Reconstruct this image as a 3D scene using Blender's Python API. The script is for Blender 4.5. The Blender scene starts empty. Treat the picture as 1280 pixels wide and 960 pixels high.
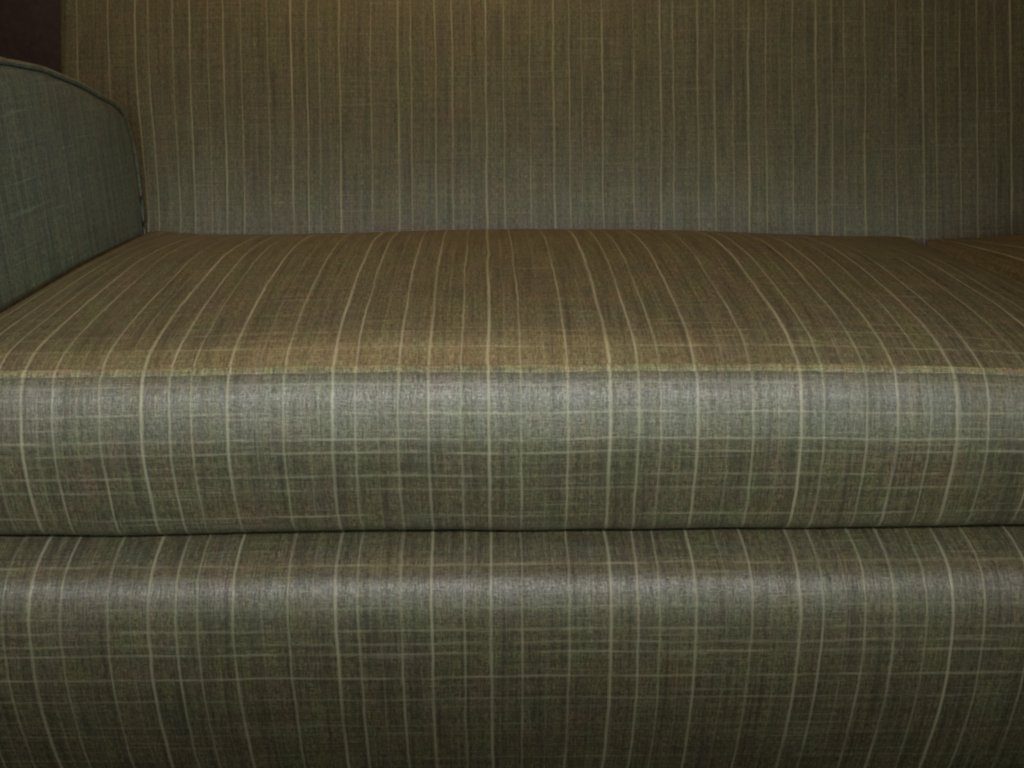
import bpy, math, random
from mathutils import Vector, noise

# ------------------------------------------------------------------ camera, light, exposure
sc = bpy.context.scene
C = sc.collection
ZE = 0.50                                    # height of the front edge of the seat cushions
cd = bpy.data.cameras.new('camera'); cam = bpy.data.objects.new('camera', cd); C.objects.link(cam)
cam.location = (0, -0.671, ZE + 0.2295)
cam.rotation_mode = 'XYZ'
from mathutils import Matrix
ROLL = math.radians(-0.55)
cam.rotation_euler = (Matrix.Rotation(math.radians(90 - 19.7), 3, 'X') @ Matrix.Rotation(ROLL, 3, 'Z')).to_euler()
cd.sensor_width = 36.0
cd.lens = 36.0 * 1199 / 1280
cd.shift_x = 0.0227
cd.clip_start = 0.02; cd.clip_end = 50
cd.dof.use_dof = False
sc.camera = cam

w = bpy.data.worlds.new('World'); sc.world = w; w.use_nodes = True
bg = w.node_tree.nodes['Background']
bg.inputs[0].default_value = (1.0, 0.36, 0.38, 1); bg.inputs[1].default_value = 0.018

def lamp(name, loc, target, size, power, col, sy=None):
    ld = bpy.data.lights.new(name, 'AREA'); ld.energy = power; ld.color = col
    ld.size = size
    if sy: ld.shape = 'RECTANGLE'; ld.size_y = sy
    o = bpy.data.objects.new(name, ld); C.objects.link(o); o.location = loc
    o.rotation_euler = (Vector(target) - Vector(loc)).to_track_quat('-Z', 'Y').to_euler()
    return o
lamp('overhead_lamp', (-0.14, 0.30, ZE + 1.12), (-0.14, 0.20, ZE), 0.8, 3.7, (1.0, 0.62, 0.26), sy=0.5)
key = lamp('front_key_lamp', (-0.08, -0.85, ZE + 0.62), (-0.08, 0.0, ZE - 0.05), 1.3, 0.80, (0.99, 1.0, 0.97), sy=0.12)  # unseen front lamp, made a wide strip to spread the sheen sideways
key.data.spread = math.radians(40)
back_fill = lamp('backrest_fill', (0.20, -1.90, ZE + 0.50), (0.10, 0.65, ZE + 0.20), 1.2, 0.98, (0.78, 0.94, 0.74), sy=0.8)  # added fill that lights the backrest evenly, not a known source
back_fill.data.spread = math.radians(40)
side = lamp('cool_arm_fill', (1.30, -0.75, ZE + 0.55), (-0.44, 0.25, ZE + 0.10), 0.4, 0.25, (0.52, 0.86, 1.0), sy=0.4)  # added cool fill for the left arm's inner face, no real source behind it
side.data.spread = math.radians(20)

vs = sc.view_settings
vs.view_transform = 'Standard'; vs.look = 'None'; vs.gamma = 1; vs.exposure = 0.0; vs.use_curve_mapping = False
sc.cycles.filter_width = 2.2

# ------------------------------------------------------------------ materials
PERIOD = 0.3435
# offsets in pixels of the front edge / 1700
STR_PX = [(0, 1.0, 2.8), (39.6, .75, 2.1), (98.5, .72, 2.1), (151, 1.0, 2.9), (186, .85, 2.3), (213.5, .58, 1.9),
          (259, .92, 2.5), (328.5, .72, 2.2), (389, 1.0, 2.8), (417.5, .75, 2.2), (471.5, .78, 2.3), (509, .88, 2.5), (550, .62, 1.9),
          (20, .22, 1.6), (70, .20, 1.5), (128, .22, 1.5), (238, .18, 1.5), (296, .25, 1.7), (361, .22, 1.6), (446, .25, 1.6), (530, .18, 1.5), (570, .2, 1.5)]
WEFT = [(0.0605, .8), (0.0841, .5), (0.0958, .62), (0.1067, .2), (0.1144, .75), (0.1243, .8), (0.1440, .65), (0.1660, .35),
        (0.2015, .55), (0.2215, .35),
        (1.0589, .6), (1.0865, .3), (1.1019, .6), (1.1122, .6), (1.1201, .7), (1.1402, .75), (1.160, .5), (1.1681, .25),
        (1.1868, .3), (1.1965, .25), (1.2241, .3)]

def fabric_group():
    g = bpy.data.node_groups.new('striped_weave', 'ShaderNodeTree')
    I = g.interface
    I.new_socket('Warp Contrast', in_out='INPUT', socket_type='NodeSocketFloat')
    I.new_socket('Color', in_out='OUTPUT', socket_type='NodeSocketColor')
    I.new_socket('Height', in_out='OUTPUT', socket_type='NodeSocketFloat')
    I.new_socket('Rough', in_out='OUTPUT', socket_type='NodeSocketFloat')
    I.new_socket('Shine', in_out='OUTPUT', socket_type='NodeSocketFloat')
    N = g.nodes; L = g.links
    gi = N.new('NodeGroupInput'); go = N.new('NodeGroupOutput')
    def M(op, a, b=None, c=None, clamp=False):
        n = N.new('ShaderNodeMath'); n.operation = op; n.use_clamp = clamp
        for i, x in enumerate((a, b, c)):
            if x is None: continue
            if isinstance(x, (int, float)): n.inputs[i].default_value = x
            else: L.new(x, n.inputs[i])
        return n.outputs[0]
    uv = N.new('ShaderNodeUVMap'); uv.uv_map = 'weave'
    sp = N.new('ShaderNodeSeparateXYZ'); L.new(uv.outputs[0], sp.inputs[0])
    u, v = sp.outputs[0], sp.outputs[1]
    def NZ(su, sv, detail=2.0, rough=.5, seed=0.0):
        cx = N.new('ShaderNodeCombineXYZ')
        L.new(M('MULTIPLY', u, su), cx.inputs[0]); L.new(M('MULTIPLY', v, sv), cx.inputs[1]); cx.inputs[2].default_value = seed
        n = N.new('ShaderNodeTexNoise'); n.noise_dimensions = '3D'
        n.inputs['Scale'].default_value = 1; n.inputs['Detail'].default_value = detail; n.inputs['Roughness'].default_value = rough
        L.new(cx.outputs[0], n.inputs['Vector']); return n
    def F(n): return n.outputs[0]
    def MR(x, a, b, c=0.0, d=1.0):
        n = N.new('ShaderNodeMapRange'); n.clamp = True
        L.new(x, n.inputs[0])
        for i, k in enumerate((a, b, c, d)): n.inputs[i + 1].default_value = k
        return n.outputs[0]
    # threads wander a little
    wu = M('MULTIPLY', M('SUBTRACT', F(NZ(9, 9, 2, .5, 3.1)), .5), .0045)
    wu2 = M('MULTIPLY', M('SUBTRACT', F(NZ(60, 45, 1, .5, 5.7)), .5), .0011)
    uw = M('ADD', u, M('ADD', wu, wu2))
    wv = M('MULTIPLY', M('SUBTRACT', F(NZ(14, 8, 2, .5, 9.3)), .5), .0035)
    vw = M('ADD', v, wv)
    ph = M('MULTIPLY', M('FRACT', M('DIVIDE', M('ADD', uw, 10 * PERIOD + .01), PERIOD)), PERIOD)
    acc = None
    for px, a, wmm in STR_PX:
        d = M('ABSOLUTE', M('SUBTRACT', ph, px / 1700 + .01))
        s = M('MULTIPLY', MR(d, wmm * .00014, wmm * .00064, 1, 0), a)
        acc = s if acc is None else M('ADD', acc, s)
    # the slub yarn thickens and thins along its run
    slub = MR(F(NZ(260, 14, 3, .6, 1.7)), .32, .62, .45, 1.12)
    warp = M('MULTIPLY', acc, slub)
    acc = None
    for pv, a in WEFT:
        d = M('ABSOLUTE', M('SUBTRACT', vw, pv))
        s = M('MULTIPLY', MR(d, .0004, .0015, 1, 0), a)
        acc = s if acc is None else M('ADD', acc, s)
    wslub = MR(F(NZ(26, 220, 3, .65, 7.7)), .38, .60, .12, 1.05)
    weft = M('MULTIPLY', acc, wslub)
    # thin random slubs, both directions
    ws = MR(F(NZ(210, 3.5, 2, .6, 12.0)), .64, .80, 0, .16)
    hs = MR(F(NZ(10, 330, 2, .6, 22.0)), .60, .78, 0, .27)
    # dark yarns running with the warp
    dk = M('ADD', M('MULTIPLY', MR(F(NZ(430, 15, 3, .62, 31.0)), .44, .68, 0, 1), .75), M('MULTIPLY', MR(F(NZ(150, 6.5, 3, .62, 35.0)), .46, .68, 0, 1), .60), clamp=True)
    dkh = MR(F(NZ(9, 360, 3, .6, 131.0)), .46, .70, 0, .75)
    # the weave itself
    fine_w = F(NZ(760, 150, 2, .6, 41.0))
    fine_h = F(NZ(150, 760, 2, .6, 51.0))
    grain = F(NZ(620, 620, 2, .7, 61.0))
    yarn = M('ADD', M('ADD', M('MULTIPLY', fine_w, .38), M('MULTIPLY', fine_h, .24)), M('MULTIPLY', grain, .38))
    yv = MR(yarn, .41, .59, 0, 1)
    def MIX(fac, a, b, mode='MIX'):
        n = N.new('ShaderNodeMix'); n.data_type = 'RGBA'; n.blend_type = mode
        if isinstance(fac, (int, float)): n.inputs[0].default_value = fac
        else: L.new(fac, n.inputs[0])
        for i, x in ((6, a), (7, b)):
            if isinstance(x, tuple): n.inputs[i].default_value = (*x, 1)
            else: L.new(x, n.inputs[i])
        return n.outputs[2]
    base = MIX(yv, (.074, .065, .036), (.25, .220, .124))
    # dyed yarn lots: patches a touch greener, redder or bluer
    hue = NZ(34, 26, 3, .65, 71.0)
    tint = MIX(.30, (.5, .5, .5), hue.outputs['Color'])
    base = MIX(1.0, base, MIX(1.0, tint, (2.0, 2.0, 2.0), 'MULTIPLY'), 'MULTIPLY')
    hue2 = NZ(420, 420, 1, .6, 81.0)
    base = MIX(1.0, base, MIX(1.0, MIX(.34, (.5, .5, .5), hue2.outputs['Color']), (2.0, 2.0, 2.0), 'MULTIPLY'), 'MULTIPLY')
    base = MIX(M('MULTIPLY', dk, .72), base, (.05, .046, .030))
    cream = (.56, .52, .36)
    base = MIX(M('MULTIPLY', dkh, .62), base, (.05, .046, .030))
    base = MIX(M('MULTIPLY', ws, 1.0), base, cream)
    base = MIX(M('MULTIPLY', hs, 1.0), base, cream)
    base = MIX(M('MULTIPLY', weft, .42, clamp=True), base, cream)
    base = MIX(M('MULTIPLY', M('MULTIPLY', warp, .54), gi.outputs[0], clamp=True), base, cream)
    L.new(base, go.inputs[0])
    h = M('ADD', M('MULTIPLY', yv, .5), M('ADD', M('MULTIPLY', warp, .8), M('MULTIPLY', weft, .6)))
    L.new(h, go.inputs[1])
    L.new(MR(yv, 0, 1, .52, .43), go.inputs[2])
    L.new(M('MULTIPLY', MR(F(NZ(210, 9, 3, .65, 91.0)), .34, .66, .70, 1.25), MR(yv, 0, 1, .8, 1.2)), go.inputs[3])
    return g
GRP = fabric_group()

def fabric(name, mult=(1, 1, 1), contrast=1.0, rough=0.0, spec=.8, aniso=.4):
    m = bpy.data.materials.new(name); m.use_nodes = True
    N = m.node_tree.nodes; L = m.node_tree.links
    b = N['Principled BSDF']
    g = N.new('ShaderNodeGroup'); g.node_tree = GRP; g.inputs[0].default_value = contrast
    mx = N.new('ShaderNodeMix'); mx.data_type = 'RGBA'; mx.blend_type = 'MULTIPLY'; mx.inputs[0].default_value = 1
    L.new(g.outputs[0], mx.inputs[6]); mx.inputs[7].default_value = (*mult, 1)
    L.new(mx.outputs[2], b.inputs['Base Color'])
    a = N.new('ShaderNodeMath'); a.operation = 'ADD'; L.new(g.outputs[2], a.inputs[0]); a.inputs[1].default_value = rough
    L.new(a.outputs[0], b.inputs['Roughness'])
    sh = N.new('ShaderNodeMath'); sh.operation = 'MULTIPLY'; L.new(g.outputs[3], sh.inputs[0]); sh.inputs[1].default_value = spec; sh.use_clamp = True
    L.new(sh.outputs[0], b.inputs['Specular IOR Level'])
    b.inputs['IOR'].default_value = 1.62
    b.inputs['Anisotropic'].default_value = aniso
    tg = N.new('ShaderNodeTangent'); tg.direction_type = 'UV_MAP'; tg.uv_map = 'weave'; L.new(tg.outputs[0], b.inputs['Tangent'])
    b.inputs['Anisotropic Rotation'].default_value = 0.0
    bp = N.new('ShaderNodeBump'); bp.inputs['Strength'].default_value = .35; bp.inputs['Distance'].default_value = .0006
    L.new(g.outputs[1], bp.inputs['Height']); L.new(bp.outputs[0], b.inputs['Normal'])
    return m
M_FAB = fabric('striped_linen')
M_ARM = fabric('striped_linen_crosswise', contrast=.35)
M_PIPE = fabric('striped_linen_piping', (1.75, 1.72, 1.62), contrast=.5, rough=.2, spec=.5)

def plain(name, col, rough, scale=60, amt=.35):
    m = bpy.data.materials.new(name); m.use_nodes = True
    N = m.node_tree.nodes; L = m.node_tree.links; b = N['Principled BSDF']
    tc = N.new('ShaderNodeTexCoord'); n = N.new('ShaderNodeTexNoise'); n.inputs['Scale'].default_value = scale; n.inputs['Detail'].default_value = 5
    L.new(tc.outputs['Object'], n.inputs['Vector'])
    r = N.new('ShaderNodeMix'); r.data_type = 'RGBA'; L.new(n.outputs[0], r.inputs[0])
    r.inputs[6].default_value = (*[c * (1 - amt) for c in col], 1); r.inputs[7].default_value = (*[c * (1 + amt) for c in col], 1)
    L.new(r.outputs[2], b.inputs['Base Color']); b.inputs['Roughness'].default_value = rough
    bp = N.new('ShaderNodeBump'); bp.inputs['Strength'].default_value = .3; bp.inputs['Distance'].default_value = .002
    L.new(n.outputs[0], bp.inputs['Height']); L.new(bp.outputs[0], b.inputs['Normal'])
    return m
M_WALL = plain('dark_plum_paint', (.34, .23, .23), .8, 90)
M_FLOOR = plain('brown_carpet', (.07, .05, .035), .95, 400)
M_WOOD = plain('dark_wood', (.05, .028, .016), .4, 30)
M_THREAD = plain('olive_thread', (.17, .155, .105), .7, 900)
M_LINING = plain('black_lining_cloth', (.02, .018, .015), .9, 200)

# ------------------------------------------------------------------ helpers
def empty(name, loc):
    o = bpy.data.objects.new(name, None); C.objects.link(o); o.location = loc; o.empty_display_size = .1; return o

def mesh_obj(name, verts, faces, uvs, mat, parent=None, smooth=True):
    """uvs: one (u, v) per vertex, or a per-face list of lists."""
    off = Vector(parent.location) if parent is not None and parent.parent is None else Vector((0, 0, 0))
    if parent is not None and parent.parent is not None: off = Vector(parent.parent.location)
    me = bpy.data.meshes.new(name)
    me.from_pydata([tuple(Vector(v) - off) for v in verts], [], faces); me.update()
    if uvs is not None:
        l = me.uv_layers.new(name='weave')
        for p in me.polygons:
            for k, li in enumerate(p.loop_indices):
                l.data[li].uv = uvs[p.index][k] if isinstance(uvs[0], list) else uvs[me.loops[li].vertex_index]
    if smooth: me.polygons.foreach_set('use_smooth', [True] * len(me.polygons))
    me.materials.append(mat)
    o = bpy.data.objects.new(name, me); C.objects.link(o)
    if parent is not None: o.parent = parent
    return o

def spline(P, step, closed=False):
    """Catmull-Rom through the 2-D points, resampled about every `step` metres. Returns [(a, b, arc)]."""
    n = len(P); out = []
    rng = range(n) if closed else range(n - 1)
    g = (lambda i: P[i % n]) if closed else (lambda i: P[max(0, min(n - 1, i))])
    for i in rng:
        p0, p1, p2, p3 = g(i - 1), g(i), g(i + 1), g(i + 2)
        m = max(2, int(math.dist(p1, p2) / step) + 1)
        for j in range(m):
            t = j / m
            out.append(tuple(.5 * (2 * p1[k] + (p2[k] - p0[k]) * t + (2 * p0[k] - 5 * p1[k] + 4 * p2[k] - p3[k]) * t * t
                             + (3 * p1[k] - p0[k] - 3 * p2[k] + p3[k]) * t ** 3) for k in (0, 1)))
    if not closed: out.append(tuple(P[-1]))
    res = []; L = 0; last = out[0]
    for q in out:
        L += math.dist(q, last); last = q; res.append((q[0], q[1], L))
    return res

def sstep(t):
    t = max(0.0, min(1.0, t)); return t * t * (3 - 2 * t)

def box(name, lo, hi, mat, parent=None, bevel=.004, seg=3, uv=True):
    import bmesh
    bm = bmesh.new(); bmesh.ops.create_cube(bm, size=1)
    for v in bm.verts:
        for k in range(3): v.co[k] = lo[k] if v.co[k] < 0 else hi[k]
    if bevel: bmesh.ops.bevel(bm, geom=list(bm.edges), offset=bevel, segments=seg, affect='EDGES', profile=.5)
    bm.normal_update()
    vs_ = [tuple(v.co) for v in bm.verts]; fs = []; uvs = []
    for f in bm.faces:
        fs.append([v.index for v in f.verts])
        n = f.normal
        if abs(n.x) > .7: uvs.append([(v.co.y, v.co.z) for v in f.verts])
        elif abs(n.y) > .7: uvs.append([(v.co.x, v.co.z + 2) for v in f.verts])
        else: uvs.append([(v.co.x, v.co.y + 3) for v in f.verts])
    bm.free()
    return mesh_obj(name, vs_, fs, uvs, mat, parent)

def tube(name, path, r, mat, parent=None, sides=10, uvs_from='x', v0=5.0):
    verts = []; faces = []; uvs = []; n = len(path); L = 0
    for i, p in enumerate(path):
        p = Vector(p); a = Vector(path[max(0, i - 1)]); b = Vector(path[min(n - 1, i + 1)])
        if i: L += (p - Vector(path[i - 1])).length
        t = (b - a).normalized(); s = t.cross(Vector((0, 0, 1)))
        if s.length < .1: s = t.cross(Vector((0, 1, 0)))
        s.normalize(); q = s.cross(t).normalized()
        for k in range(sides + 1):
            an = 2 * math.pi * k / sides
            rr = r * (1 + .10 * noise.noise(Vector((L * 60, k * .7, v0))))
            verts.append(tuple(p + s * math.cos(an) * rr + q * math.sin(an) * rr))
            uvs.append((p.x if uvs_from == 'x' else L, v0 + r * an))
    w_ = sides + 1
    for i in range(n - 1):
        for k in range(sides):
            faces.append((i * w_ + k, i * w_ + k + 1, (i + 1) * w_ + k + 1, (i + 1) * w_ + k))
    faces.append(tuple(range(sides))); faces.append(tuple((n - 1) * w_ + k for k in reversed(range(sides))))
    return mesh_obj(name, verts, faces, uvs, mat, parent)

# ------------------------------------------------------------------ setting
FZ = 0.0
x0, x1 = -2.2, 3.2
o = mesh_obj('floor', [(x0, -2.4, FZ), (x1, -2.4, FZ), (x1, 1.35, FZ), (x0, 1.35, FZ)], [(0, 1, 2, 3)], None, M_FLOOR, smooth=False); o['kind'] = 'structure'
o = box('wall', (x0, 1.35, 0), (x1, 1.45, 2.6), M_WALL, bevel=0); o['kind'] = 'structure'

# ------------------------------------------------------------------ sofa
XA, XB = -0.441, 1.575           # the inner faces of the two arms
sofa = empty('sofa', (0.567, 0.25, 0))
sofa['label'] = 'olive sofa in cream striped fabric, with its backrest, left arm and rounded front rail'
sofa['category'] = 'sofa'

# front rail: one rounded padded roll under the cushions
RAIL = [(.06, -.1375), (.02, -.1385), (.0, -.1400), (-.014, -.1425), (-.028, -.1470), (-.0400, -.1540), (-.0495, -.168), (-.0548, -.192),
        (-.0565, -.225), (-.053, -.262), (-.044, -.310), (-.031, -.355), (-.01, -.392), (.02, -.41)]
prof = spline(RAIL, .006)
cols = [XA - .18 + i * .012 for i in range(int((XB - XA + .36) / .012) + 2)]
verts = []; uvs = []; faces = []
a0 = next(a for (y, z, a) in prof if y <= .03)
for i, x in enumerate(cols):
    e = min(x - cols[0], cols[-1] - x); f = sstep(e / .03)
    for (y, z, a) in prof:
        n1 = noise.noise(Vector((x * 5, z * 7, 4.0))) * .0022 + noise.noise(Vector((x * 16, z * 12, 8.0))) * .0006
        k = 1 - .10 * (1 - f)
        verts.append((x, y * k - n1 * (1 if y < .0 else 0), ZE + z + n1 * .4 - (0 if z > -.2 else (1 - f) * -.005)))
        uvs.append((x + noise.noise(Vector((x * 3, z * 5, 2))) * .0012, 1 + a - a0))
m_ = len(prof)
for i in range(len(cols) - 1):
    for j in range(m_ - 1):
        faces.append((i * m_ + j, i * m_ + j + 1, (i + 1) * m_ + j + 1, (i + 1) * m_ + j))
rail = mesh_obj('front_rail', verts, faces, uvs, M_FAB, sofa)
md = rail.modifiers.new('thick', 'SOLIDIFY'); md.thickness = .008; md.offset = 1
rail.data.flip_normals(); md.offset = -1

# deck under the cushions, bottom frame, legs
box('seat_deck', (XA - .10, .062, ZE - .150), (XB + .10, .60, ZE - .1345), M_LINING, sofa)
box('base_frame', (XA - .16, .01, ZE - .40), (XB + .16, .66, ZE - .155), M_LINING, sofa, bevel=.006)
for lx in (XA - .08, XB + .08):
    for ly in (.02, .60):
        vv = []
        for (zz, r) in ((0.0, .020), (.05, .025), (ZE - .402, .032)):
            for (sx, sy) in ((-1, -1), (1, -1), (1, 1), (-1, 1)): vv.append((lx + sx * r, ly + .03 + sy * r, zz))
        ff = [(3, 2, 1, 0), (8, 9, 10, 11)]
        for k in range(2):
            for q in range(4): ff.append((k * 4 + q, k * 4 + (q + 1) % 4, k * 4 + 4 + (q + 1) % 4, k * 4 + 4 + q))
        lg = mesh_obj('leg', vv, ff, None, M_WOOD, sofa, smooth=False)
        bv = lg.modifiers.new('bevel', 'BEVEL'); bv.width = .003; bv.segments = 2

# backrest: one long upholstered panel leaning 19.6 degrees
LX, RX = -.563, XB + .122
D = Vector((0, math.sin(math.radians(19.6)), math.cos(math.radians(19.6)))); NRM = Vector((0, -D.z, D.y))
def back_pt(x, s, off): return Vector((x, .580, ZE - .0015)) + D * s + NRM * off
S0, S1, TH = -.115, .440, .14
outl = []                                    # cross-section (s, offset from the front plane)
r_ = .022
outl += [(S0, -TH), (S0, -.012), (S0 + .006, -.003), (S0 + .02, 0)]
k = S0 + .04
while k < S1 - .03: outl.append((k, 0)); k += .02
for q in range(7):
    an = q / 6 * math.pi / 2; outl.append((S1 - r_ + r_ * math.sin(an), -r_ + r_ * math.cos(an)))
outl += [(S1, -TH + r_)]
for q in range(1, 5):
    an = q / 4 * math.pi / 2; outl.append((S1 - r_ + r_ * math.cos(an), -TH + r_ - r_ * math.sin(an)))
outl += [(S0 + .2, -TH)]
xs = [LX + .0, LX + .0015, LX + .004, LX + .008, LX + .014]
while xs[-1] < RX - .03: xs.append(xs[-1] + .012)
xs += [RX - .014, RX - .008, RX - .004, RX - .0015, RX]
verts = []; uvs = []; faces = []
for x in xs:
    e = min(x - LX, RX - x); ins = .014 * (1 - math.sqrt(max(0, 1 - (1 - min(1, e / .014)) ** 2)))
    arc = 0; last = outl[0]
    for (s, off) in outl:
        arc += math.dist((s, off), last); last = (s, off)
        cs, co = (S0 + S1) / 2, -TH / 2
        s2 = s + (ins if s < cs else -ins) * (1 if abs(s - cs) > .25 else 0); o2 = off + (ins if off < co else -ins)
        bul = noise.noise(Vector((x * 3, s * 4, 1.0))) * .003 if off == 0 else 0
        # the cloth is drawn in where it meets the arm
        pull = 0
        p = back_pt(x, s2, o2 + bul + pull); verts.append(tuple(p))
        du = -.014 * math.exp(-max(0, x + .44) / .07) * sstep((.24 - s) / .24)
        uvs.append((x + du, 7 + arc))
m_ = len(outl)
for i in range(len(xs) - 1):
    for j in range(m_):
        faces.append((i * m_ + j, (i + 1) * m_ + j, (i + 1) * m_ + (j + 1) % m_, i * m_ + (j + 1) % m_))
faces.append(tuple(range(m_))); faces.append(tuple(reversed([(len(xs) - 1) * m_ + j for j in range(m_)])))
back = mesh_obj('backrest', verts, faces, uvs, M_FAB, sofa)

# arms: outline in the y-z plane, rolled over its edge
ARM_V = [(-.060, .215), (-.03, .2195), (.10, .2175), (.2403, .2085), (.2883, .2045), (.3408, .1980), (.369, .1925), (.428, .1800), (.4761, .1665),
         (.520, .1545), (.5475, .1400), (.5595, .1174), (.5670, .0921), (.5690, .0467), (.5639, -.0037), (.558, -.08), (.55, -.20)]
ARM_V = [(y, z + .0075) for (y, z) in ARM_V]
def arm(side):
    base = spline(ARM_V, .012)
    full = [(y, z) for (y, z, a) in base] + [(.53, -.395), (-.05, -.395), (-.062, -.30), (-.066, -.10), (-.066, .10), (-.065, .195)]
    n = len(full)
    nr = []
    for i in range(n):
        a = Vector(full[i - 1]); b = Vector(full[(i + 1) % n]); t = (b - a)
        t = t.normalized() if t.length > 1e-6 else Vector((1, 0)); nr.append((-t[1], t[0]))
    # outward offsets from the inner face to the outer face
    rings = [(0.0, -.030), (-.0006, -.012), (-.0030, -.0035), (-.0075, .0), (-.014, .0035), (-.028, .009), (-.045, .0140), (-.07, .0180), (-.10, .0185),
             (-.13, .0140), (-.150, .0045), (-.162, -.003), (-.168, -.012), (-.170, -.030)]
    verts = []; uvs = []; faces = []; v_arc = 0
    for ri, (dx, off) in enumerate(rings):
        if ri: v_arc += math.dist(rings[ri - 1], rings[ri])
        arc = 0
        for i, (y, z) in enumerate(full):
            if i: arc += math.dist(full[i - 1], full[i])
            bul = .005 * math.sin(math.pi * min(1, max(0, (y + .05) / .6)))
            X = XA + dx if side < 0 else XB - dx
            oo = off if off < 0 else off * max(.12, min(1, nr[i][1] * 1.3 - .1))
            verts.append((X, y + nr[i][0] * oo, ZE + z + nr[i][1] * oo))
            uvs.append((verts[-1][1] + 4.11, verts[-1][2] - ZE + 9.0) if ri < 4 else ((y + 4.11, 9 + z + v_arc)))
    for ri in range(len(rings) - 1):
        for i in range(n):
            j = (i + 1) % n
            q = (ri * n + i, ri * n + j, (ri + 1) * n + j, (ri + 1) * n + i)
            faces.append(q if side > 0 else q[::-1])
    faces.append(tuple(range(n)) if side < 0 else tuple(reversed(range(n))))
    L0 = (len(rings) - 1) * n
    faces.append(tuple(reversed([L0 + i for i in range(n)])) if side < 0 else tuple(L0 + i for i in range(n)))
    a = mesh_obj('arm', verts, faces, uvs, M_ARM, sofa)
    for pi in (-1, -2): a.data.polygons[len(a.data.polygons) + pi].use_smooth = False
    Xp = XA - .0035 if side < 0 else XB + .0035
    pts = [(Xp, y + .001, ZE + z + .001) for (y, z, _) in spline(ARM_V[:-1], .010)]
    tube('piping', pts, .0030, M_ARM, a, uvs_from='l', v0=11.0)
    return a
arm(-1); arm(1)
for (a, b) in ((XA - .155, XA - .075), (XB + .075, XB + .155)):
    box('arm_back_panel', (a, .50, ZE - .395), (b, .72, ZE + .06), M_ARM, sofa, bevel=.01)

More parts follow.
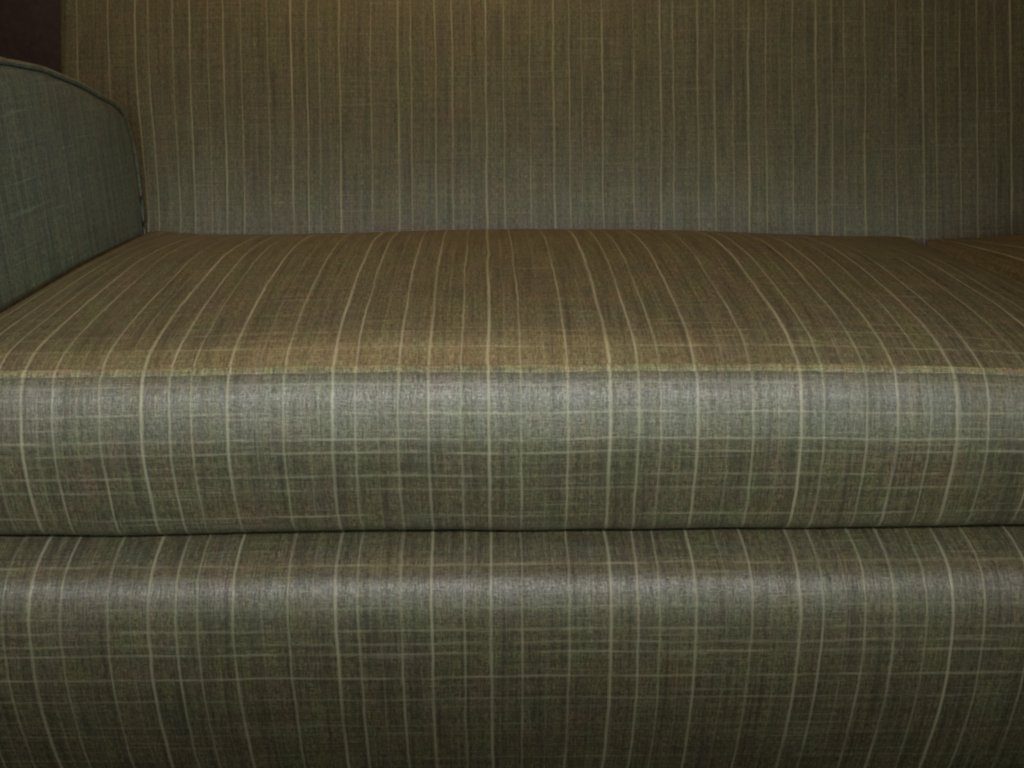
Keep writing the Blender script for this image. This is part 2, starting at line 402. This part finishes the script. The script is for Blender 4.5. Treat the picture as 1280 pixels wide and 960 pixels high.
# ------------------------------------------------------------------ loose seat cushions
CUSH = [(.06, -.1320), (.03, -.1320), (.007, -.1316), (-.0070, -.1287), (-.0155, -.1200), (-.0208, -.1000), (-.0230, -.072), (-.0218, -.047),
        (-.0135, -.020), (-.0060, -.0070), (-.0010, -.0010), (.0045, .0030), (.014, .0080), (.042, .0190), (.1, .0300), (.195, .0380), (.29, .0410), (.38, .0325),
        (.45, .0190), (.52, .0040), (.545, -.004), (.552, -.02), (.545, -.06), (.528, -.10), (.500, -.126), (.46, -.1320), (.25, -.1320)]
def cushion(xa, xb, label, droop_l, droop_r, seed, crown=3.2, lip_l=.010, lip_r=.003, puff=1.0):
    root = empty('seat_cushion', ((xa + xb) / 2, .26, ZE - .1320))
    root['label'] = label; root['category'] = 'cushion'; root['group'] = 'loose seat cushions on the sofa'
    prof = spline(CUSH, .005, closed=True)
    a0 = next(a for (y, z, a) in prof if y <= .03)
    W = xb - xa; R = .022; cx = (xa + xb) / 2
    cols = [xa + R * (1 - math.cos(t / 6 * math.pi / 2)) for t in range(6)]
    k = int((W - 2 * R) / .010); cols += [xa + R + (W - 2 * R) * i / k for i in range(k + 1)]
    cols += [xb - R * (1 - math.cos(t / 6 * math.pi / 2)) for t in reversed(range(6))]
    yc, zc = .26, -.06
    def shape(x, y, z, ar):
        if z > 0: z *= puff
        e = min(x - xa, xb - x)
        t = 1 - min(1, e / R); ins = R * (1 - math.sqrt(max(0, 1 - t * t)))
        tl = abs(x - cx) / (W / 2)
        s = 1 - .80 * tl ** crown - .20 * tl ** 12
        dr = droop_l * max(0, -(x - cx) / (W / 2)) ** 2.2 + droop_r * max(0, (x - cx) / (W / 2)) ** 2.2
        zz = z * s + (1 - s) * min(z, lip_r if x > cx else lip_l) if z > 0 else z
        if tl > .8 and .38 < y < .54 and z > 0: zz = max(zz, (lip_r if x > cx else lip_l) * (tl - .8) / .2)
        zz -= dr * max(0, min(1, (z + .126) / .126))
        up = max(0, min(1, (z + .115) / .06))
        zz += up * (noise.noise(Vector((x * 4, y * 6, seed))) * .0022 + noise.noise(Vector((x * 13, y * 13, seed + 3))) * .0007)
        if z < -.105: zz += noise.noise(Vector((x * 5.5, 0, seed + 7))) * .0026 + noise.noise(Vector((x * 19, 0, seed + 8))) * .0007
        yy = y
        if y < .02: yy += noise.noise(Vector((x * 5, z * 8, seed + 9))) * .0018
        yy += ins * (1 if yy < yc else -1); zz += ins * (.9 if zz < zc else -.9) * .8
        return (x, yy, ZE + zz)
    verts = []; uvs = []; faces = []
    for x in cols:
        for (y, z, a) in prof:
            verts.append(shape(x, y, z, a))
            uvs.append((x + noise.noise(Vector((x * 3, a * 5, seed + 20))) * .0012, a - a0))
    m = len(prof)
    for i in range(len(cols) - 1):
        for j in range(m):
            faces.append((i * m + j, i * m + (j + 1) % m, (i + 1) * m + (j + 1) % m, (i + 1) * m + j))
    # split the seam of the loop in uv: last column of quads wraps
    fuv = []
    tot = prof[-1][2] + .005
    for f in faces:
        row = [uvs[v] for v in f]
        if max(r[1] for r in row) - min(r[1] for r in row) > .5 * tot:
            row = [(r[0], r[1] + tot if r[1] < .2 * tot else r[1]) for r in row]
        fuv.append(row)
    # end panels, a grid-free fan round a centre point
    for i, col in ((0, 0), (len(cols) - 1, 1)):
        c = len(verts); verts.append((cols[i], yc, ZE + zc))
        for j in range(m):
            a, b = i * m + j, i * m + (j + 1) % m
            faces.append((a, c, b) if col == 0 else (b, c, a))
            fuv.append([(verts[q][1] + 3, verts[q][2]) for q in faces[-1]])
    body = mesh_obj('cushion_cover', verts, faces, fuv, M_FAB, root)
    body.data.flip_normals()
    # piping along the top front seam
    pts = []
    for x in cols[2:-2]:
        p = shape(x, .0005, -.0002, 0); wob = noise.noise(Vector((x * 40, 0, seed))) * .0005
        pts.append((p[0], p[1] + .0040, p[2] - .0026 + wob))
    tube('piping', pts, .0060, M_PIPE, root, sides=14)
    # one row of short thread stitches holding the seam, 7 mm below it
    sv = []; sf = []; x = xa + .03; rs = random.Random(seed)
    while x < xb - .03:
        L_ = .0017 + rs.random() * .0005; a = shape(x, -.0044, -.0052, 0); b = shape(x + L_, -.0044, -.0052, 0); c = len(sv)
        for q, sx in ((a, 0), (b, 0)):
            for (dy, dz) in ((-.0001, .0005), (-.0004, 0), (-.0001, -.0005), (.0008, 0)): sv.append((q[0], q[1] + dy, q[2] + dz))
        for k2 in range(4): sf.append((c + k2, c + (k2 + 1) % 4, c + 4 + (k2 + 1) % 4, c + 4 + k2))
        sf.append((c + 3, c + 2, c + 1, c)); sf.append((c + 4, c + 5, c + 6, c + 7))
        x += .0034 + rs.random() * .0003
    st = mesh_obj('stitching', sv, sf, None, M_THREAD, root); st['kind'] = 'stuff'
    return root
cushion(XA + .003, .5475, 'wide seat cushion filling the middle, its stripes running over the front edge', .002, .014, 1.0)
cushion(.5505, XB - .003, 'second seat cushion, only its dark back corner showing at the right edge of the picture', .020, .006, 40.0, 9.0, .008, .010, 1.3)
